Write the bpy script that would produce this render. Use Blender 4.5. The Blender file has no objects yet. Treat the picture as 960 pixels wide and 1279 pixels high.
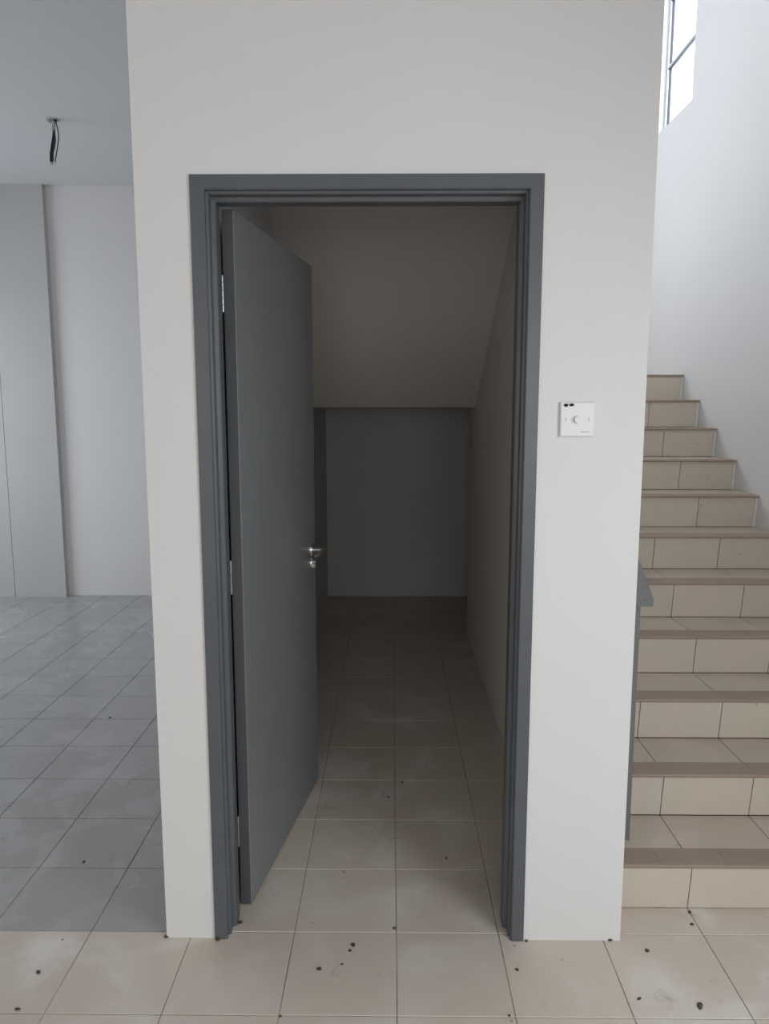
import bpy, bmesh, math, random
from mathutils import Vector, Matrix
random.seed(7)
scene = bpy.context.scene
C = scene.collection
R = math.radians

# ------------------------------------------------------------------ camera
cam_d = bpy.data.cameras.new('camera')
cam_d.sensor_fit = 'VERTICAL'
cam_d.sensor_height = 36.0
cam_d.sensor_width = 27.02
cam_d.lens = 911.88 / 1279 * 36.0
cam_d.clip_start = 0.05
cam = bpy.data.objects.new('camera', cam_d)
cam.location = (0, 0, 1.518)
cam.rotation_euler = (R(90 - 7.76), 0, R(0.547))
C.objects.link(cam)
scene.camera = cam

# ------------------------------------------------------------------ world and daylight
w = bpy.data.worlds.new('overcast_sky')
scene.world = w
w.use_nodes = True
bg = w.node_tree.nodes['Background']
bg.inputs[0].default_value = (0.86, 0.93, 1.0, 1)
bg.inputs[1].default_value = 5.0

def daylight(name, loc, rot, sx, sy, power, col):
    l = bpy.data.lights.new(name, 'AREA')
    l.shape = 'RECTANGLE'; l.size = sx; l.size_y = sy
    l.energy = power; l.color = col
    o = bpy.data.objects.new(name, l)
    o.location = loc; o.rotation_euler = rot
    C.objects.link(o)
    return o
# glazed entrance behind the viewer, sky light falling in downwards
daylight('entrance_daylight', (0.3, -2.93, 1.22), (R(90 - 25), 0, 0), 2.6, 2.2, 50, (1.0, 0.985, 0.96))
# added fill lamp at the left, brightening the store room's right wall
daylight('entrance_left_fill', (-3.0, -2.93, 1.22), (R(90 - 25), 0, 0), 2.0, 2.2, 26, (1.0, 0.97, 0.93))
# tall window in the right-hand wall beside the viewer
daylight('right_window_daylight', (1.77, 0.05, 1.35), (0, R(90 - 32), 0), 1.9, 1.6, 50, (0.86, 0.93, 1.0))
# window in the left room's side wall
daylight('left_window_daylight', (-4.55, 4.4, 1.55), (0, R(-90 + 15), 0), 1.4, 2.1, 46, (0.83, 0.90, 1.0))
# added stairwell fill lamps in front of plain walls, no windows there
daylight('landing_fill', (0.0, 5.91, 3.4), (R(-90), 0, 0), 1.0, 1.6, 30, (0.84, 0.90, 1.0))
daylight('upper_stair_fill', (1.2, 2.11, 4.5), (R(90 - 20), 0, 0), 1.0, 1.4, 44, (0.84, 0.92, 1.0))

scene.view_settings.view_transform = 'Standard'
scene.view_settings.look = 'None'
scene.view_settings.gamma = 1.0
scene.view_settings.use_curve_mapping = False
scene.view_settings.exposure = 0.36

# ------------------------------------------------------------------ materials
def mat(name, col, rough=0.5, metal=0.0, var=0.0, vscale=3.0, bump=0.0, bscale=80.0, spec=0.5):
    m = bpy.data.materials.new(name)
    m.use_nodes = True
    nt = m.node_tree; N = nt.nodes; L = nt.links
    b = N['Principled BSDF']
    b.inputs['Base Color'].default_value = (*col, 1)
    b.inputs['Roughness'].default_value = rough
    b.inputs['Metallic'].default_value = metal
    b.inputs['Specular IOR Level'].default_value = spec
    geo = N.new('ShaderNodeNewGeometry')
    if var > 0:
        n = N.new('ShaderNodeTexNoise'); n.inputs['Scale'].default_value = vscale
        n.inputs['Detail'].default_value = 4
        L.new(geo.outputs['Position'], n.inputs['Vector'])
        r = N.new('ShaderNodeValToRGB')
        r.color_ramp.elements[0].position = 0.3; r.color_ramp.elements[1].position = 0.7
        r.color_ramp.elements[0].color = (*[c * (1 - var) for c in col], 1)
        r.color_ramp.elements[1].color = (*[min(1, c * (1 + var)) for c in col], 1)
        L.new(n.outputs['Fac'], r.inputs['Fac'])
        L.new(r.outputs['Color'], b.inputs['Base Color'])
    if bump > 0:
        n2 = N.new('ShaderNodeTexNoise'); n2.inputs['Scale'].default_value = bscale
        n2.inputs['Detail'].default_value = 3
        L.new(geo.outputs['Position'], n2.inputs['Vector'])
        bp = N.new('ShaderNodeBump'); bp.inputs['Strength'].default_value = bump
        bp.inputs['Distance'].default_value = 0.002
        L.new(n2.outputs['Fac'], bp.inputs['Height'])
        L.new(bp.outputs['Normal'], b.inputs['Normal'])
    return m

def tile_mat(name, base, dust, dirt, dust_amt, dirt_amt, rough, per_tile=0.03):
    """glazed tile with pale dusty smears and dark specks and smudges"""
    m = bpy.data.materials.new(name); m.use_nodes = True
    nt = m.node_tree; N = nt.nodes; L = nt.links
    b = N['Principled BSDF']
    geo = N.new('ShaderNodeNewGeometry')
    oi = N.new('ShaderNodeObjectInfo')
    # a small difference from tile to tile
    hsv = N.new('ShaderNodeHueSaturation')
    hsv.inputs['Color'].default_value = (*base, 1)
    mr = N.new('ShaderNodeMapRange')
    mr.inputs['To Min'].default_value = 1 - per_tile; mr.inputs['To Max'].default_value = 1 + per_tile
    L.new(oi.outputs['Random'], mr.inputs['Value'])
    L.new(mr.outputs['Result'], hsv.inputs['Value'])
    def noise(scale, detail, rough_, dist=0.0, vec=None):
        n = N.new('ShaderNodeTexNoise')
        n.inputs['Scale'].default_value = scale; n.inputs['Detail'].default_value = detail
        n.inputs['Roughness'].default_value = rough_; n.inputs['Distortion'].default_value = dist
        L.new(vec or geo.outputs['Position'], n.inputs['Vector'])
        return n
    def ramp(n, a, bb, out='Fac'):
        r = N.new('ShaderNodeMapRange'); r.interpolation_type = 'SMOOTHSTEP'
        r.inputs['From Min'].default_value = a; r.inputs['From Max'].default_value = bb
        L.new(n.outputs[out], r.inputs['Value'])
        return r
    def mul(a, v):
        k = N.new('ShaderNodeMath'); k.operation = 'MULTIPLY'
        L.new(a, k.inputs[0])
        if isinstance(v, float): k.inputs[1].default_value = v
        else: L.new(v, k.inputs[1])
        return k
    def mix(c1, c2, fac):
        k = N.new('ShaderNodeMix'); k.data_type = 'RGBA'
        L.new(fac, k.inputs['Factor']); L.new(c1, k.inputs['A']); k.inputs['B'].default_value = (*c2, 1)
        return k.outputs['Result']
    # dusty smears
    d1 = ramp(noise(4.5, 4, 0.5, 0.5), 0.42, 0.74)
    d2 = ramp(noise(1.3, 3, 0.5, 0.3), 0.36, 0.60)
    col = mix(hsv.outputs['Color'], dust, mul(mul(d1.outputs['Result'], d2.outputs['Result']).outputs[0], dust_amt).outputs[0])
    # brownish smudges
    s1 = ramp(noise(16, 6, 0.7, 0.6), 0.56, 0.76)
    s2 = ramp(noise(2.6, 2, 0.5, 0.0), 0.47, 0.66)
    col = mix(col, dirt, mul(mul(s1.outputs['Result'], s2.outputs['Result']).outputs[0], dirt_amt).outputs[0])
    # fine specks
    v = N.new('ShaderNodeTexVoronoi'); v.inputs['Scale'].default_value = 14
    L.new(geo.outputs['Position'], v.inputs['Vector'])
    sp = ramp(v, 0.085, 0.03, 'Distance')
    s3 = ramp(noise(9, 2, 0.5), 0.50, 0.60)
    col = mix(col, tuple(c * 0.5 for c in dirt), mul(mul(sp.outputs['Result'], s3.outputs['Result']).outputs[0], 0.75).outputs[0])
    L.new(col, b.inputs['Base Color'])
    rr = N.new('ShaderNodeMapRange')
    rr.inputs['To Min'].default_value = rough; rr.inputs['To Max'].default_value = min(1, rough + 0.18)
    L.new(d1.outputs['Result'], rr.inputs['Value'])
    L.new(rr.outputs['Result'], b.inputs['Roughness'])
    b.inputs['Specular IOR Level'].default_value = 0.4
    return m

M = {}
M['wall'] = mat('white_wall_paint', (0.71, 0.70, 0.69), 0.7, var=0.012, vscale=1.6, bump=0.10, bscale=140, spec=0.3)
M['store'] = mat('lightened_store_wall_paint', (0.82, 0.785, 0.745), 0.75, var=0.012, vscale=1.6, spec=0.2)  # wall paint made lighter and warmer, standing in for bounced light
M['ceil'] = mat('ceiling_paint', (0.66, 0.665, 0.67), 0.8, var=0.01, vscale=1.2, spec=0.2)
M['panel'] = mat('grey_white_board', (0.50, 0.495, 0.485), 0.7, var=0.02, vscale=2, spec=0.3)
M['beige'] = tile_mat('beige_floor_tile', (0.58, 0.505, 0.43), (0.70, 0.66, 0.61), (0.16, 0.115, 0.085), 1.0, 0.75, 0.34)
M['grey'] = tile_mat('grey_floor_tile', (0.36, 0.355, 0.35), (0.52, 0.52, 0.52), (0.07, 0.068, 0.065), 0.5, 0.35, 0.22)
M['riser'] = tile_mat('beige_riser_tile', (0.60, 0.535, 0.455), (0.64, 0.52, 0.45), (0.20, 0.15, 0.11), 0.3, 0.25, 0.35)
M['tread'] = tile_mat('beige_tread_tile', (0.48, 0.405, 0.33), (0.60, 0.51, 0.45), (0.17, 0.125, 0.09), 0.6, 0.4, 0.4)
M['nosing'] = tile_mat('brown_nosing_tile', (0.30, 0.225, 0.175), (0.40, 0.31, 0.25), (0.13, 0.09, 0.07), 0.4, 0.5, 0.5)
M['grout'] = mat('beige_grout', (0.36, 0.31, 0.265), 0.9, var=0.45, vscale=5)
M['grout_grey'] = mat('grey_grout', (0.245, 0.242, 0.238), 0.9, var=0.6, vscale=4)
M['joint'] = mat('dark_joint_mortar', (0.075, 0.055, 0.04), 0.95, var=0.3, vscale=20)
M['door'] = mat('grey_door_paint', (0.205, 0.213, 0.220), 0.40, var=0.04, vscale=3, bump=0.05, bscale=60)
M['frame'] = mat('grey_frame_paint', (0.098, 0.106, 0.116), 0.36, var=0.05, vscale=6, bump=0.05, bscale=50)
M['edge_shade'] = mat('shaded_edge_grey', (0.095, 0.098, 0.102), 0.5, var=0.06, vscale=5)  # hinge edge's shade put into the colour; shared by hinge plates and screws
M['rail'] = mat('grey_rail_paint', (0.155, 0.158, 0.158), 0.4, var=0.04, vscale=8)
M['steel'] = mat('brushed_steel', (0.62, 0.61, 0.60), 0.28, metal=1.0, var=0.05, vscale=30)
M['plastic'] = mat('white_switch_plastic', (0.75, 0.74, 0.73), 0.35, var=0.01, vscale=20)
M['shade'] = mat('pale_grey_plastic', (0.55, 0.55, 0.55), 0.5, var=0.02, vscale=30)
M['stain'] = mat('dark_brown_smear', (0.055, 0.035, 0.022), 0.8, var=0.5, vscale=300)
M['print'] = mat('grey_print', (0.36, 0.36, 0.37), 0.7, var=0.1, vscale=500)
M['alu'] = mat('window_aluminium', (0.30, 0.31, 0.37), 0.45, metal=0.2, var=0.04, vscale=20)
M['frame_white'] = mat('white_window_frame', (0.72, 0.73, 0.76), 0.4, var=0.01, vscale=10)
M['shade_strip'] = mat('dark_window_shade', (0.05, 0.05, 0.07), 0.6, var=0.1, vscale=30)  # backlit dark side of frame and bars, painted as thin strips
M['black_wire'] = mat('black_insulation', (0.018, 0.022, 0.024), 0.45, var=0.2, vscale=40)
M['green_wire'] = mat('dark_green_insulation', (0.03, 0.06, 0.055), 0.45, var=0.2, vscale=40)
M['conduit'] = mat('pale_conduit', (0.42, 0.41, 0.40), 0.6, var=0.1, vscale=60)
M['copper'] = mat('bare_copper', (0.50, 0.42, 0.36), 0.4, metal=0.8, var=0.1, vscale=60)
M['dirt'] = mat('dry_dirt', (0.075, 0.058, 0.045), 0.95, var=0.5, vscale=90, bump=0.5, bscale=200)
M['chip'] = mat('pale_plaster_chip', (0.55, 0.53, 0.50), 0.9, var=0.15, vscale=90)
M['concrete'] = mat('stair_concrete', (0.32, 0.29, 0.26), 0.95, var=0.1, vscale=6)
g = bpy.data.materials.new('window_glass'); g.use_nodes = True
nt = g.node_tree; nt.nodes.remove(nt.nodes['Principled BSDF'])
tr = nt.nodes.new('ShaderNodeBsdfTransparent'); tr.inputs[0].default_value = (0.95, 0.97, 0.98, 1)
gl = nt.nodes.new('ShaderNodeBsdfGlossy'); gl.inputs['Roughness'].default_value = 0.02
mx = nt.nodes.new('ShaderNodeMixShader'); mx.inputs[0].default_value = 0.05
nt.links.new(tr.outputs[0], mx.inputs[1]); nt.links.new(gl.outputs[0], mx.inputs[2])
nt.links.new(mx.outputs[0], nt.nodes['Material Output'].inputs[0])
M['glass'] = g
M['opaque'] = mat('opaque_white_pane', (0.8, 0.83, 0.85), 0.5, var=0.01, vscale=5)  # opaque, closes the unseen openings against the sky

# ------------------------------------------------------------------ mesh helpers
def box(bm, x0, x1, y0, y1, z0, z1, bevel=0.0):
    vs = [bm.verts.new((x, y, z)) for z in (z0, z1) for y in (y0, y1) for x in (x0, x1)]
    fs = [bm.faces.new([vs[i] for i in f]) for f in
          ((0, 2, 3, 1), (4, 5, 7, 6), (0, 1, 5, 4), (2, 6, 7, 3), (0, 4, 6, 2), (1, 3, 7, 5))]
    if bevel > 0:
        es = list({e for f in fs for e in f.edges})
        bmesh.ops.bevel(bm, geom=es, offset=bevel, segments=2, profile=0.5, affect='EDGES')

def prism_x(bm, pts, x0, x1):
    """polygon given as (y, z), extruded along x"""
    a = [bm.verts.new((x0, y, z)) for y, z in pts]
    b = [bm.verts.new((x1, y, z)) for y, z in pts]
    n = len(pts)
    bm.faces.new(a); bm.faces.new(list(reversed(b)))
    for i in range(n):
        bm.faces.new((a[i], b[i], b[(i + 1) % n], a[(i + 1) % n]))

def cyl(bm, p0, p1, r0, r1=None, seg=16, cap=True):
    r1 = r0 if r1 is None else r1
    p0 = Vector(p0); p1 = Vector(p1); d = (p1 - p0).normalized()
    u = d.orthogonal().normalized(); v = d.cross(u)
    ring = []
    for p, r in ((p0, r0), (p1, r1)):
        ring.append([bm.verts.new(p + r * (math.cos(2 * math.pi * k / seg) * u + math.sin(2 * math.pi * k / seg) * v)) for k in range(seg)])
    for k in range(seg):
        bm.faces.new((ring[0][k], ring[0][(k + 1) % seg], ring[1][(k + 1) % seg], ring[1][k]))
    if cap:
        bm.faces.new(list(reversed(ring[0]))); bm.faces.new(ring[1])

def tube(bm, pts, r, seg=8):
    rings = []
    for i, p in enumerate(pts):
        p = Vector(p)
        a = Vector(pts[max(0, i - 1)]); b = Vector(pts[min(len(pts) - 1, i + 1)])
        d = (b - a).normalized()
        u = d.cross(Vector((0.3, 1, 0.1))).normalized(); v = d.cross(u)
        rr = r[i] if isinstance(r, (list, tuple)) else r
        rings.append([bm.verts.new(p + rr * (math.cos(2 * math.pi * k / seg) * u + math.sin(2 * math.pi * k / seg) * v)) for k in range(seg)])
    for a, b in zip(rings, rings[1:]):
        for k in range(seg):
            bm.faces.new((a[k], a[(k + 1) % seg], b[(k + 1) % seg], b[k]))
    bm.faces.new(list(reversed(rings[0]))); bm.faces.new(rings[-1])

def mesh(name, bm, m):
    bmesh.ops.recalc_face_normals(bm, faces=bm.faces[:])
    me = bpy.data.meshes.new(name); bm.to_mesh(me); bm.free()
    me.materials.append(m)
    return me

def smooth(o, ang=40):
    for p in o.data.polygons: p.use_smooth = True
    o.data.set_sharp_from_angle(angle=R(ang))
    return o

def obj(name, data, m=None, parent=None, loc=None):
    if isinstance(data, bmesh.types.BMesh): data = mesh(name, data, m)
    o = bpy.data.objects.new(name, data)
    C.objects.link(o)
    if parent: o.parent = parent
    if loc: o.location = loc
    return o

def struct(o, label=None):
    o['kind'] = 'structure'
    if label: o['label'] = label
    return o

def tag(o, label, cat, group=None):
    o['label'] = label; o['category'] = cat
    if group: o['group'] = group
    return o

def empty(name, loc=(0, 0, 0), rz=0):
    o = bpy.data.objects.new(name, None); C.objects.link(o)
    o.empty_display_size = 0.1
    o.location = loc; o.rotation_euler = (0, 0, rz)
    return o

def boxes(name, lst, m, parent=None, bevel=0):
    bm = bmesh.new()
    for b in lst: box(bm, *b, bevel)
    return obj(name, bm, m, parent)

# ------------------------------------------------------------------ measures
WF = 1.937             # front face of the white wall with the door
WB = 2.073             # its back face
XL, XR = -0.653, 0.664  # its two outer edges
SL, SR = -0.530, 0.523  # store room between these
BACK = 5.95
RW = 1.805             # stair side wall
LW = -4.60
CEIL = 3.266
TOP = 5.80
FRONT = -3.0
GX, GY, G = 0.0155, 1.963, 0.30     # floor tile grid
FXL, FXR, FZ = -0.511, 0.3835, 2.1124   # outer edges of the door frame

# ------------------------------------------------------------------ walls and ceilings
struct(boxes('wall_front', [(XL, FXL + 0.002, WF, WB, 0, TOP), (FXR - 0.002, XR, WF, WB, 0, TOP),
                            (FXL + 0.002, FXR - 0.002, WF, WB, FZ - 0.002, TOP)], M['wall']),
       'white painted wall around the open grey door')
struct(boxes('wall_storeroom_left', [(XL, SL, WB, BACK, 0, TOP)], M['wall']), 'white wall behind the open door')
bm = bmesh.new()
S_Y, S_Z, S_M = 4.63, 1.55, 0.585       # lower edge of the sloping soffit and its slope
prism_x(bm, [(WB, 0), (4.925, 0), (4.925, S_Z), (S_Y, S_Z), (WB, S_Z + S_M * (S_Y - WB))], SR, XR)
struct(obj('wall_storeroom_right', bm, M['store']), 'white wall between the store room and the stairs')
struct(boxes('wall_back', [(LW, XR, BACK, BACK + 0.15, -0.12, TOP), (XR, RW, BACK, BACK + 0.15, -0.12, TOP)], M['wall']),
       'white wall at the far end')
wb = bpy.data.objects['wall_back']
b = bmesh.new(); box(b, -3.123, -2.70, BACK - 0.055, BACK, 0, CEIL)
obj('wall_panel', b, M['panel'], wb)
b = bmesh.new(); box(b, -4.10, -3.127, BACK - 0.055, BACK, 0, CEIL)
obj('wall_panel', b, M['panel'], wb)
# side wall of the stairs with the window opening
WY0, WY1, WZ0, WZ1 = 4.71, 5.285, 3.386, 4.64
struct(boxes('wall_right', [(RW, RW + 0.15, FRONT, -0.8, -0.12, TOP), (RW, RW + 0.15, 0.9, WY0, -0.12, TOP), (RW, RW + 0.15, -0.8, 0.9, -0.12, 0.35), (RW, RW + 0.15, -0.8, 0.9, 2.35, TOP), (RW, RW + 0.15, WY1, BACK + 0.15, -0.12, TOP),
                            (RW, RW + 0.15, WY0, WY1, -0.12, WZ0), (RW, RW + 0.15, WY0, WY1, WZ1, TOP)], M['wall']),
       'white stair side wall with a high window')
struct(boxes('wall_left', [(LW - 0.15, LW, FRONT, 3.3, -0.12, CEIL), (LW - 0.15, LW, 5.5, BACK + 0.15, -0.12, CEIL),
                           (LW - 0.15, LW, 3.3, 5.5, -0.12, 0.8), (LW - 0.15, LW, 3.3, 5.5, 2.3, CEIL)], M['wall']),
       'white side wall of the left room')
struct(boxes('wall_entrance', [(LW - 0.15, -4.05, FRONT - 0.15, FRONT, 0, CEIL), (-1.95, -1.05, FRONT - 0.15, FRONT, 0, CEIL), (-4.05, -1.95, FRONT - 0.15, FRONT, 2.4, CEIL), (1.65, RW + 0.15, FRONT - 0.15, FRONT, 0, CEIL),
                               (-1.05, 1.65, FRONT - 0.15, FRONT, 2.4, CEIL)], M['wall']), 'white entrance wall')
struct(boxes('wall_upper_front', [(XR, RW, WF, WB, CEIL + 0.15, TOP)], M['wall']), 'white wall above the stair foot')
struct(boxes('ceiling', [(LW, RW, FRONT, WF, CEIL, CEIL + 0.15), (LW, XL, WF, BACK, CEIL, CEIL + 0.15),
                         (XR, RW, WF, WB, CEIL, CEIL + 0.15)], M['ceil']), 'white ceiling')
struct(boxes('ceiling_stairwell', [(XL, RW + 0.15, WF, BACK + 0.15, TOP, TOP + 0.15)], M['ceil']), 'white ceiling over the stairs')
bm = bmesh.new()
prism_x(bm, [(S_Y, S_Z), (WB, S_Z + S_M * (S_Y - WB)), (WB, S_Z + S_M * (S_Y - WB) + 0.2), (S_Y, S_Z + 0.2)], SL, SR)
struct(obj('ceiling_storeroom', bm, M['store']), 'sloping white stair soffit over the store room')
struct(boxes('ceiling_landing', [(SL, RW, S_Y, BACK, S_Z, S_Z + 0.185)], M['wall']), 'underside of the stair landing')

# ------------------------------------------------------------------ floors and tiles
fl = struct(boxes('floor', [(LW, RW, FRONT, GY, -0.12, -0.0022), (-0.5845, RW, GY, BACK, -0.12, -0.0022)], M['grout']),
            'beige tiled floor')
fg = struct(boxes('floor_left', [(LW, -0.5845, GY, BACK, -0.12, -0.0022)], M['grout_grey']), 'grey tiled floor of the left room')
tile_cache = {}
def tile_mesh(w_, d_, mt, th=0.008, gap=0.0014, ch=0.0012):
    key = (round(w_, 4), round(d_, 4), mt, round(th, 4))
    if key in tile_cache: return tile_cache[key]
    bm = bmesh.new()
    rings = []
    for z, i in ((-th, gap), (-ch, gap), (0, gap + ch)):
        rings.append([bm.verts.new(p) for p in ((i, i, z), (w_ - i, i, z), (w_ - i, d_ - i, z), (i, d_ - i, z))])
    for a, b in zip(rings, rings[1:]):
        for k in range(4): bm.faces.new((a[k], a[(k + 1) % 4], b[(k + 1) % 4], b[k]))
    bm.faces.new(rings[2]); bm.faces.new(list(reversed(rings[0])))
    tile_cache[key] = mesh('tile', bm, M[mt])
    return tile_cache[key]

def lay(parent, x0, x1, y0, y1, mt):
    i0 = math.floor((x0 - GX) / G + 1e-4); i1 = math.ceil((x1 - GX) / G - 1e-4)
    j0 = math.floor((y0 - GY) / G + 1e-4); j1 = math.ceil((y1 - GY) / G - 1e-4)
    for i in range(i0, i1):
        for j in range(j0, j1):
            a, b = max(x0, GX + i * G), min(x1, GX + (i + 1) * G)
            c, d = max(y0, GY + j * G), min(y1, GY + (j + 1) * G)
            if b - a < 0.02 or d - c < 0.02: continue
            t = obj('tile', tile_mesh(b - a, d - c, mt), parent=parent, loc=(a, c, 0))
            t.rotation_euler = (random.uniform(-1, 1) * 0.0010, random.uniform(-1, 1) * 0.0010, 0)
lay(fl, -2.3845, RW, 0.763, GY, 'beige')
lay(fl, -0.5845, 0.6155, GY, BACK, 'beige')
lay(fl, 0.6155, RW, GY, 2.263, 'beige')
lay(fg, -3.8845, -0.5845, GY, BACK, 'grey')

# ------------------------------------------------------------------ door frame
PROF = [(0, 1.931), (0.0330, 1.931), (0.0365, 1.9345), (0.0365, 1.944), (0.0335, 1.9465), (0.0335, 1.950), (0.0405, 1.9525),
        (0.0425, 1.955), (0.0425, 1.973), (0.0385, 1.977), (0.0385, 1.983), (0.0490, 1.987), (0.052, 1.990), (0.052, 2.030),
        (0.036, 2.030), (0.036, WB), (0, WB)]
tf = empty('trim_1', (0.5 * (FXL + FXR), WF, 0)); struct(tf, 'grey painted door frame with stepped moulding')
def member(name, a, b):
    bm = bmesh.new()
    va = [bm.verts.new(Vector(p) - tf.location) for p in a]; vb = [bm.verts.new(Vector(p) - tf.location) for p in b]
    n = len(a)
    for i in range(n): bm.faces.new((va[i], va[(i + 1) % n], vb[(i + 1) % n], vb[i]))
    bm.faces.new(va); bm.faces.new(list(reversed(vb)))
    return obj(name, bm, M['frame'], tf)
member('jamb', [(FXL + u, y, 0.0) for u, y in PROF], [(FXL + u, y, FZ - u) for u, y in PROF])
member('jamb', [(FXR - u, y, 0.0) for u, y in PROF], [(FXR - u, y, FZ - u) for u, y in PROF])
member('frame_head', [(FXL + u, y, FZ - u) for u, y in PROF], [(FXR - u, y, FZ - u) for u, y in PROF])

# ------------------------------------------------------------------ door leaf (local x along the leaf, -y is the visible face)
dr = empty('door_1', (-0.4315, 2.074, 0), R(90 - 9.3)); struct(dr, 'grey flush door standing open into the store room')
DT = 0.034
b = bmesh.new(); box(b, 0, 0.796, 0, DT, 0.008, 2.066, 0.0015)
obj('door_leaf', b, M['door'], dr)
b = bmesh.new(); box(b, -0.0006, 0.0004, 0.0016, DT - 0.0012, 0.0095, 2.0645)  # thin added strip that darkens the shaded hinge edge
hinge_edge = obj('shaded_hinge_edge', b, M['edge_shade'], dr); hinge_edge['label'] = 'hinge edge with its shade painted in darker grey'
for z in (1.843, 1.042, 0.250):
    b = bmesh.new()
    for k in range(5):
        cyl(b, (-0.0035, DT + 0.0015, z - 0.05 + 0.02 * k + 0.0008), (-0.0035, DT + 0.0015, z - 0.05 + 0.02 * (k + 1) - 0.0008), 0.0036, seg=12)
    h = smooth(obj('hinge', b, M['steel'], dr))
    b = bmesh.new(); box(b, -0.0012, 0.0002, 0.006, DT - 0.001, z - 0.05, z + 0.05)
    obj('hinge_plate', b, M['edge_shade'], h)
    for zz in (-0.034, 0, 0.034):
        b = bmesh.new(); cyl(b, (-0.0018, 0.019 + 0.005 * (1 if zz else -1), z + zz), (-0.0006, 0.019 + 0.005 * (1 if zz else -1), z + zz), 0.0032, seg=10)
        obj('screw', b, M['edge_shade'], h)
HX, HZ = 0.742, 0.987
for sgn, y0 in ((-1, 0.0), (1, DT)):
    b = bmesh.new(); cyl(b, (HX, y0, HZ), (HX, y0 + sgn * 0.008, HZ), 0.026, 0.0245, seg=28)
    rose = smooth(obj('handle_rose', b, M['steel'], dr))
    b = bmesh.new(); cyl(b, (HX, y0 + sgn * 0.007, HZ), (HX, y0 + sgn * 0.045, HZ), 0.0105, 0.009, seg=18)
    smooth(obj('handle_neck', b, M['steel'], rose))
    b = bmesh.new()
    tube(b, [(HX + 0.008, y0 + sgn * 0.045, HZ), (HX - 0.004, y0 + sgn * 0.049, HZ), (HX - 0.03, y0 + sgn * 0.052, HZ),
             (HX - 0.075, y0 + sgn * 0.052, HZ - 0.001), (HX - 0.112, y0 + sgn * 0.049, HZ - 0.002), (HX - 0.118, y0 + sgn * 0.048, HZ - 0.002)],
         [0.008, 0.0098, 0.0092, 0.0085, 0.0075, 0.004], 12)
    smooth(obj('handle_lever', b, M['steel'], rose))
    b = bmesh.new(); cyl(b, (HX, y0, HZ - 0.052), (HX, y0 + sgn * 0.006, HZ - 0.052), 0.0235, 0.022, seg=24)
    ke = smooth(obj('key_rose', b, M['steel'], dr))
    b = bmesh.new(); cyl(b, (HX, y0 + sgn * 0.005, HZ - 0.048), (HX, y0 + sgn * 0.018, HZ - 0.048), 0.0088, seg=16)
    box(b, HX - 0.0045, HX + 0.0045, min(y0 + sgn * 0.005, y0 + sgn * 0.016), max(y0 + sgn * 0.005, y0 + sgn * 0.016), HZ - 0.071, HZ - 0.05)
    smooth(obj('key_cylinder', b, M['steel'], ke))
b = bmesh.new(); box(b, 0.7955, 0.797, 0.006, DT - 0.006, HZ - 0.12, HZ + 0.1)
obj('latch_plate', b, M['steel'], dr)

# ------------------------------------------------------------------ stairs
RISE, GO, Y0, RAKE, NS = 0.159, 0.254, 2.080, 0.020, 11
AX, BX = XR + 0.002, RW - 0.0005
stair = empty('staircase', (0.5 * (AX + BX), Y0, 0))
tag(stair, 'beige tiled staircase with brown nosings rising beside the white wall', 'staircase')
def cuts(a, b, first, pitch):
    xs = [a]; k = math.ceil((a - first) / pitch)
    while first + k * pitch < b - 0.015:
        if first + k * pitch > a + 0.015: xs.append(first + k * pitch)
        k += 1
    return xs + [b]
for i in range(NS):
    yb, yt = Y0 + GO * i, Y0 - RAKE + GO * i
    z0, z1 = RISE * i, RISE * (i + 1)
    yn = Y0 + GO * (i + 1)
    last = i == NS - 1
    bm = bmesh.new()
    off = stair.location
    ye = S_Y if last else yn + 0.009
    pts = [(yb + 0.009, 0.0), (yb + 0.009, z0), (yt + 0.009, z1 - 0.009), (ye, z1 - 0.009), (ye, 0.0)]
    if i == 0: pts = pts[1:]
    prism_x(bm, [(y - off.y, z) for y, z in pts], AX - off.x, BX - off.x)
    st = obj('step', bm, M['joint'], stair)
    # raked riser tiles
    L_ = math.hypot(RAKE, z1 - z0) - 0.009
    bm = bmesh.new()
    prism_x(bm, [(y - off.y, z) for y, z in ((yb + 0.0015, z0 + 0.0005), (yt + 0.0015, z1 - 0.011), (yt + 0.0088, z1 - 0.011), (yb + 0.0088, z0 + 0.0005))], BX - 0.011 - off.x, BX - off.x)
    obj('plaster_edge', bm, M['wall'], st)
    xs = cuts(AX, BX - 0.011, GX, G)
    for a, c in zip(xs, xs[1:]):
        t = obj('riser_tile', tile_mesh(c - a, L_, 'riser', th=0.0078, gap=0.0012, ch=0.0008), parent=st, loc=Vector((a, yb, z0 + 0.0005)) - off)
        t.rotation_euler = (math.atan2(z1 - z0, -RAKE), 0, 0)
    # tread tiles
    nd = 0.082
    xs = cuts(AX, BX, GX, G)
    dep = (BACK - 0.01 if last else yn) - (yt + nd)
    for a, c in zip(xs, xs[1:]):
        obj('tread_tile', tile_mesh(c - a, dep, 'tread', th=0.008, gap=0.0011, ch=0.0008), parent=st, loc=Vector((a, yt + nd, z1)) - off)
    # brown nosing tiles on the front edge
    xs = cuts(AX, BX, 0.82, 0.2)
    for a, c in zip(xs, xs[1:]):
        w_ = c - a; key = ('n', round(w_, 4))
        if key not in tile_cache:
            bm = bmesh.new()
            e = 0.0003
            prism_x(bm, [(0.0, -0.0105), (-0.0055, -0.0095), (-0.007, -0.005), (-0.0055, -0.0008), (-0.002, 0.0012), (nd - 0.001, 0.0012), (nd - 0.001, -0.0105)], e, w_ - e)
            tile_cache[key] = mesh('nosing_tile', bm, M['nosing'])
        obj('nosing_tile', tile_cache[key], parent=st, loc=Vector((a, yt, z1)) - off)

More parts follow.
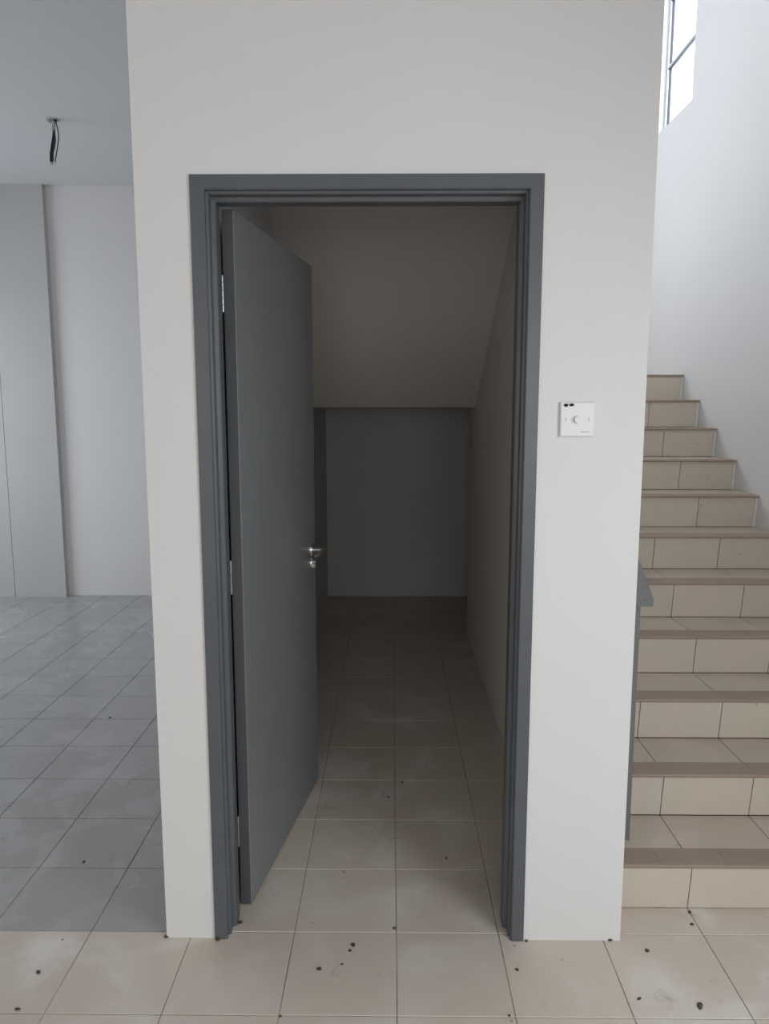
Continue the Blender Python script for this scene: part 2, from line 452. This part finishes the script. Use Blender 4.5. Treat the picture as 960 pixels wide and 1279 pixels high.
# handrail on posts
rl = empty('stair_railing', (0.752, 2.15, 0))
tag(rl, 'grey painted handrail on slim posts at the left edge of the stairs', 'railing')
sl = RISE / GO
bm = bmesh.new()
y0, y1, zt, th = 0.0, 2.42, 0.962, 0.024
for yy in (y0, y1): pass
a = [(-0.039, zt), (-0.036, zt + 0.002), (0.034, zt + 0.002), (0.039, zt - 0.003), (0.039, zt - th + 0.003), (0.036, zt - th), (-0.036, zt - th), (-0.039, zt - th + 0.003)]
ra = [bm.verts.new((x * 0.96, y0 - 0.000, z)) for x, z in a]
rb = [bm.verts.new((x, y0 + 0.004, z + sl * 0.004)) for x, z in a]
rc = [bm.verts.new((x, y1, z + sl * y1)) for x, z in a]
for p, q_ in ((ra, rb), (rb, rc)):
    for k in range(8): bm.faces.new((p[k], p[(k + 1) % 8], q_[(k + 1) % 8], q_[k]))
bm.faces.new(ra); bm.faces.new(list(reversed(rc)))
obj('handrail', bm, M['rail'], rl)
for yy in (0.036, 1.06, 2.08):
    stepi = int((2.15 + yy - (Y0 - RAKE)) // GO)
    zb = RISE * (stepi + 1)
    b = bmesh.new()
    prism_x(b, [(yy, zb + 0.0012), (yy + 0.03, zb + 0.0012), (yy + 0.03, zt - th + sl * (yy + 0.03) + 0.002), (yy, zt - th + sl * yy + 0.002)], -0.03, 0.012)
    obj('post', b, M['rail'], rl)

# ------------------------------------------------------------------ window in the stair side wall
wn = empty('window_1', (RW + 0.055, 0.5 * (WY0 + WY1), WZ0)); struct(wn, 'high narrow window with thin bars in the stair wall')
def wbox(name, y0, y1, z0, z1, m, x0=-0.014, x1=0.03, parent=None):
    b = bmesh.new(); o = wn.location
    box(b, x0, x1, y0 - o.y, y1 - o.y, z0 - o.z, z1 - o.z)
    return obj(name, b, m, parent or wn)
fw = 0.026
for y0, y1, g0, g1 in ((WY0, WY0 + fw, WY0 + fw, WY0 + fw + 0.006), (WY1 - fw, WY1, WY1 - fw - 0.004, WY1 - fw)):
    st = wbox('stile', y0, y1, WZ0, WZ1, M['frame_white'])
    wbox('shade_strip', g0, g1, WZ0 + fw, WZ1 - fw, M['shade_strip'], -0.004, 0.012, st)  # painted shade on the stile's glass side
wbox('rail', WY0 + fw, WY1 - fw, WZ0, WZ0 + fw, M['frame_white']); wbox('rail', WY0 + fw, WY1 - fw, WZ1 - fw, WZ1, M['frame_white'])
zz = [WZ0 + fw, 3.796, 4.218, WZ1 - fw]
for z in zz[1:3]:
    br = wbox('glazing_bar', WY0 + fw, WY1 - fw, z, z + 0.016, M['frame_white'], -0.012, 0.012)
    wbox('shade_strip', WY0 + fw, WY1 - fw, z - 0.005, z, M['shade_strip'], -0.012, 0.008, br)  # painted shade under the bar
for k in range(3):
    wbox('pane', WY0 + fw, WY1 - fw, zz[k] + (0.016 if k else 0), zz[k + 1] - (0.005 if k < 2 else 0), M['glass'], -0.002, 0.002)

# unseen windows and entrance glazing; opaque panes added to keep sky light out
def closed_glazing(name, axis, at, u0, u1, z0, z1, bars, label, t=0.06):
    c = (at, 0.5 * (u0 + u1), z0) if axis == 'x' else (0.5 * (u0 + u1), at, z0)
    e = struct(empty(name, c), label)
    def pc(nm, a, b_, p, q_, m, hw):
        bm_ = bmesh.new(); cu = 0.5 * (u0 + u1)
        if axis == 'x': box(bm_, -hw, hw, a - cu, b_ - cu, p - z0, q_ - z0)
        else: box(bm_, a - cu, b_ - cu, -hw, hw, p - z0, q_ - z0)
        obj(nm, bm_, m, e)
    f = 0.04
    pc('stile', u0, u0 + f, z0, z1, M['alu'], t / 2); pc('stile', u1 - f, u1, z0, z1, M['alu'], t / 2)
    pc('rail', u0 + f, u1 - f, z0, z0 + f, M['alu'], t / 2); pc('rail', u0 + f, u1 - f, z1 - f, z1, M['alu'], t / 2)
    us = [u0 + f + (u1 - u0 - 2 * f) * k / bars for k in range(bars + 1)]
    for u in us[1:-1]: pc('mullion', u - 0.015, u + 0.015, z0 + f, z1 - f, M['alu'], t / 2)
    for a, b_ in zip(us, us[1:]): pc('pane', a, b_, z0 + f, z1 - f, M['opaque'], 0.005)
closed_glazing('door_2', 'y', FRONT - 0.075, -1.05, 1.65, 0, 2.4, 4, 'glazed entrance door')
closed_glazing('added_bay', 'y', FRONT - 0.075, -4.05, -1.95, 0, 2.4, 3, 'added glazed bay behind the left fill lamp')  # opening added only to go with the left fill lamp
closed_glazing('window_2', 'x', LW - 0.075, 3.3, 5.5, 0.8, 2.3, 3, 'window of the left room')
closed_glazing('window_3', 'x', RW + 0.075, -0.8, 0.9, 0.35, 2.35, 2, 'tall window in the right wall')

# ------------------------------------------------------------------ switch plate
D0 = WF
sw = empty('wall_switch', (0.4855, D0, 1.500)); tag(sw, 'square white dial switch on the wall right of the door', 'switch')
bm = bmesh.new()
hw = 0.0455
rings = []
for y, k in ((0, hw - 0.0015), (-0.001, hw), (-0.006, hw), (-0.0095, hw - 0.0035)):
    rings.append([bm.verts.new(p) for p in ((-k, y, -k), (k, y, -k), (k, y, k), (-k, y, k))])
for a, b in zip(rings, rings[1:]):
    for k in range(4): bm.faces.new((a[k], a[(k + 1) % 4], b[(k + 1) % 4], b[k]))
bm.faces.new(rings[0]); bm.faces.new(rings[-1])
plate = obj('plate', bm, M['plastic'], sw)
b = bmesh.new(); cyl(b, (0, -0.0094, 0), (0, -0.020, 0), 0.0105, 0.0092, seg=28)
kn = smooth(obj('dial', b, M['plastic'], sw))
b = bmesh.new(); box(b, -0.0012, 0.0012, -0.0208, -0.0198, 0.001, 0.009); obj('dial_pointer', b, M['plastic'], kn)
for x in (-0.030, 0.030):
    b = bmesh.new(); box(b, x - 0.0016, x + 0.0016, -0.0105, -0.0092, -0.0052, 0.0052, 0.0004); obj('screw_cover', b, M['shade'], sw)
b = bmesh.new()       # dried dark smear along the top left edge
def blob(bm, cx, cz, r, y):
    vs = []
    for k in range(11):
        rr = r * random.uniform(0.65, 1.15); a = 2 * math.pi * k / 11
        vs.append((cx + 1.25 * rr * math.cos(a), cz + rr * math.sin(a)))
    f = [bm.verts.new((x, y, z)) for x, z in vs]; g_ = [bm.verts.new((x, y - 0.0005, z)) for x, z in vs]
    bm.faces.new(f); bm.faces.new(g_)
    for k in range(11): bm.faces.new((f[k], f[(k + 1) % 11], g_[(k + 1) % 11], g_[k]))
for cx_, cz_, r_ in ((-0.0335, 0.0375, 0.0040), (-0.0295, 0.0365, 0.0042), (-0.031, 0.0335, 0.002), (-0.0165, 0.0375, 0.0042), (-0.0200, 0.0360, 0.0024), (-0.0125, 0.0375, 0.0028), (-0.025, 0.0385, 0.0014)):
    blob(b, cx_, cz_, r_, -0.0094)
s_ = obj('smear', b, M['stain'], sw); s_['label'] = 'dark brown dried smear'
b = bmesh.new()       # tiny illegible print at the lower right
x = 0.0095
while x < 0.0325:
    ww = random.uniform(0.0009, 0.0017); hh = random.choice((0.0018, 0.0018, 0.0028))
    box(b, x, x + ww, -0.0098, -0.0093, -0.0335, -0.0335 + hh); x += ww + 0.0006
obj('print', b, M['print'], sw)

# ------------------------------------------------------------------ loose wires from the ceiling
cb = empty('ceiling_wires', (-2.038, 4.652, CEIL)); tag(cb, 'loose dark electric wires hanging from a hole in the left ceiling', 'wires')
b = bmesh.new(); cyl(b, (0, 0, -0.003), (0, 0, 0), 0.036, 0.040, seg=20); smooth(obj('hole_cover', b, M['conduit'], cb))
b = bmesh.new(); cyl(b, (-0.028, 0.0, -0.016), (-0.018, 0, -0.002), 0.012, 0.013, seg=12); smooth(obj('conduit_end', b, M['conduit'], cb))
b = bmesh.new(); cyl(b, (0.010, 0.0, -0.012), (0.012, 0, -0.002), 0.012, 0.013, seg=12); smooth(obj('conduit_end', b, M['black_wire'], cb))
b = bmesh.new(); tube(b, [(0.004, 0, 0), (0.002, 0.002, -0.03), (-0.003, 0, -0.07)], [0.011, 0.010, 0.008], 10); smooth(obj('sleeve', b, M['conduit'], cb))
def wire(pts, m, r=0.004):
    P = [Vector(p) for p in pts]; out = []
    for k in range(len(P) - 1):
        p0 = P[max(0, k - 1)]; p1 = P[k]; p2 = P[k + 1]; p3 = P[min(len(P) - 1, k + 2)]
        for s in range(6):
            t = s / 6
            out.append(0.5 * ((2 * p1) + (p2 - p0) * t + (2 * p0 - 5 * p1 + 4 * p2 - p3) * t * t + (3 * p1 - p0 - 3 * p2 + p3) * t ** 3))
    out.append(P[-1])
    b = bmesh.new(); tube(b, out, r, 8)
    o = smooth(obj('wire', b, m, cb))
    b = bmesh.new(); d = (out[-1] - out[-2]).normalized(); tube(b, [out[-1], out[-1] + d * 0.018], r * 0.55, 6)
    smooth(obj('bare_end', b, M['copper'], o))
wire([(0.000, 0.0, -0.05), (-0.004, 0, -0.09), (-0.017, 0, -0.15), (-0.027, 0, -0.20), (-0.029, 0, -0.242)], M['black_wire'], 0.0052)
wire([(0.003, 0.006, -0.05), (0.000, 0.006, -0.10), (-0.012, 0.004, -0.16), (-0.020, 0.004, -0.21), (-0.021, 0.003, -0.243)], M['black_wire'], 0.0048)
wire([(0.003, -0.006, -0.06), (0.010, -0.005, -0.11), (0.004, -0.004, -0.15), (-0.008, -0.003, -0.19), (-0.012, -0.003, -0.240)], M['green_wire'], 0.0035)
wire([(0.012, 0.0, 0.0), (0.024, 0, -0.05), (0.028, 0, -0.10), (0.018, 0, -0.155), (0.003, 0, -0.22), (-0.001, 0, -0.243)], M['black_wire'], 0.0032)

# ------------------------------------------------------------------ crumbs of dirt
def crumb(x, y, s, label, z=0.0, m='dirt', stretch=1.0, a=0.0):
    bm = bmesh.new()
    bmesh.ops.create_icosphere(bm, subdivisions=2, radius=s * 0.75)
    for v in bm.verts:
        v.co *= random.uniform(0.72, 1.15)
        v.co.x *= stretch; v.co.z = max(v.co.z * 0.55, -s * 0.3)
    zmin = min(v.co.z for v in bm.verts)
    for v in bm.verts: v.co.z -= zmin
    o = smooth(obj('dirt_crumb' if m == 'dirt' else 'plaster_crumb', bm, M[m], loc=(x, y, z)), 60)
    o.rotation_euler = (0, 0, a)
    tag(o, label, 'crumb', 'crumbs lying on the floor')
# CRUMBS
crumb(-0.9633, 1.7993, 0.0077, 'round dark crumb on the front tile at far left', stretch=1.25, a=2.6)
crumb(-0.1081, 1.9103, 0.0080, 'dark crumb on the tile in front of the open door', stretch=1.25, a=1.8)
crumb(-0.1161, 1.8882, 0.0058, 'tiny crumb close beside the crumb in front of the open door', stretch=1.25, a=2.1)
crumb(-0.1970, 1.8182, 0.0073, 'dark crumb on the front tile below the foot of the door leaf', stretch=1.25, a=3.0)
crumb(-0.1354, 1.8364, 0.0042, 'small crumb between the two dark crumbs before the door', stretch=1.25, a=1.3)
crumb(-0.6547, 1.9391, 0.0086, 'dark crumb at the left bottom corner of the white wall', stretch=1.25, a=3.0)
crumb(-0.5024, 1.9291, 0.0097, 'dark crumb at the foot of the left door jamb', stretch=1.25, a=1.3)
crumb(-0.4517, 2.0001, 0.0088, 'dark crumb just inside the left door jamb', stretch=1.25, a=2.3)
crumb(-0.9572, 1.6751, 0.0055, 'thin dark crumb at the lower left picture corner', stretch=2.0, a=3.0)
crumb(-0.2799, 1.6589, 0.0044, 'small crumb on the tile joint at the bottom, left of centre', stretch=1.25, a=0.1)
crumb(0.7289, 1.8962, 0.0080, 'dark crumb on the tile in front of the stair foot', stretch=1.25, a=1.4)
crumb(0.7976, 1.7019, 0.0090, 'long dark crumb on the front tile at lower right', stretch=2.0, a=1.1)
crumb(0.6484, 1.7238, 0.0048, 'tiny crumb on the front tile left of the long crumb', stretch=2.0, a=0.6)
crumb(0.6345, 1.9382, 0.0086, 'dark crumb at the right bottom corner of the white wall', stretch=1.25, a=2.6)
crumb(0.8998, 2.0059, 0.0066, 'dark crumb in the joint before the first stair riser', stretch=1.25, a=0.1)
crumb(0.9147, 2.0590, 0.0073, 'dark crumb touching the first stair riser', stretch=1.25, a=1.3)
crumb(0.0457, 2.8436, 0.0064, 'small dark crumb far inside the store room doorway', stretch=1.25, a=1.1)
crumb(-0.0102, 2.7264, 0.0055, 'tiny crumb inside the store room left of the centre joint', stretch=1.25, a=1.6)
crumb(0.1894, 2.3256, 0.0049, 'tiny crumb on the store room tile right of centre', stretch=1.25, a=2.4)
crumb(0.3469, 1.8213, 0.0057, 'small crumb on the front tile below the right jamb', stretch=1.25, a=2.4)
crumb(0.3011, 1.6669, 0.0045, 'tiny crumb on the joint at the bottom, right of centre', stretch=1.25, a=1.9)
crumb(0.0107, 1.9804, 0.0060, 'crumb in the centre joint of the threshold', stretch=1.25, a=0.7)
crumb(-1.4101, 3.4739, 0.0075, 'small dark crumb in the middle of the grey floor', stretch=1.25, a=2.9)
crumb(-1.0450, 2.2936, 0.0066, 'dark crumb on the nearest grey tile row', stretch=1.25, a=2.2)
crumb(0.3919, 1.9311, 0.0054, 'flat crumb at the foot of the right door jamb', stretch=1.25, a=1.1)
crumb(-1.0621, 2.8842, 0.005, 'white plaster crumb on the grey floor beside the white wall', m='chip')
crumb(-0.4813, 1.9391, 0.006, 'white plaster crumb at the foot of the left door jamb', m='chip')
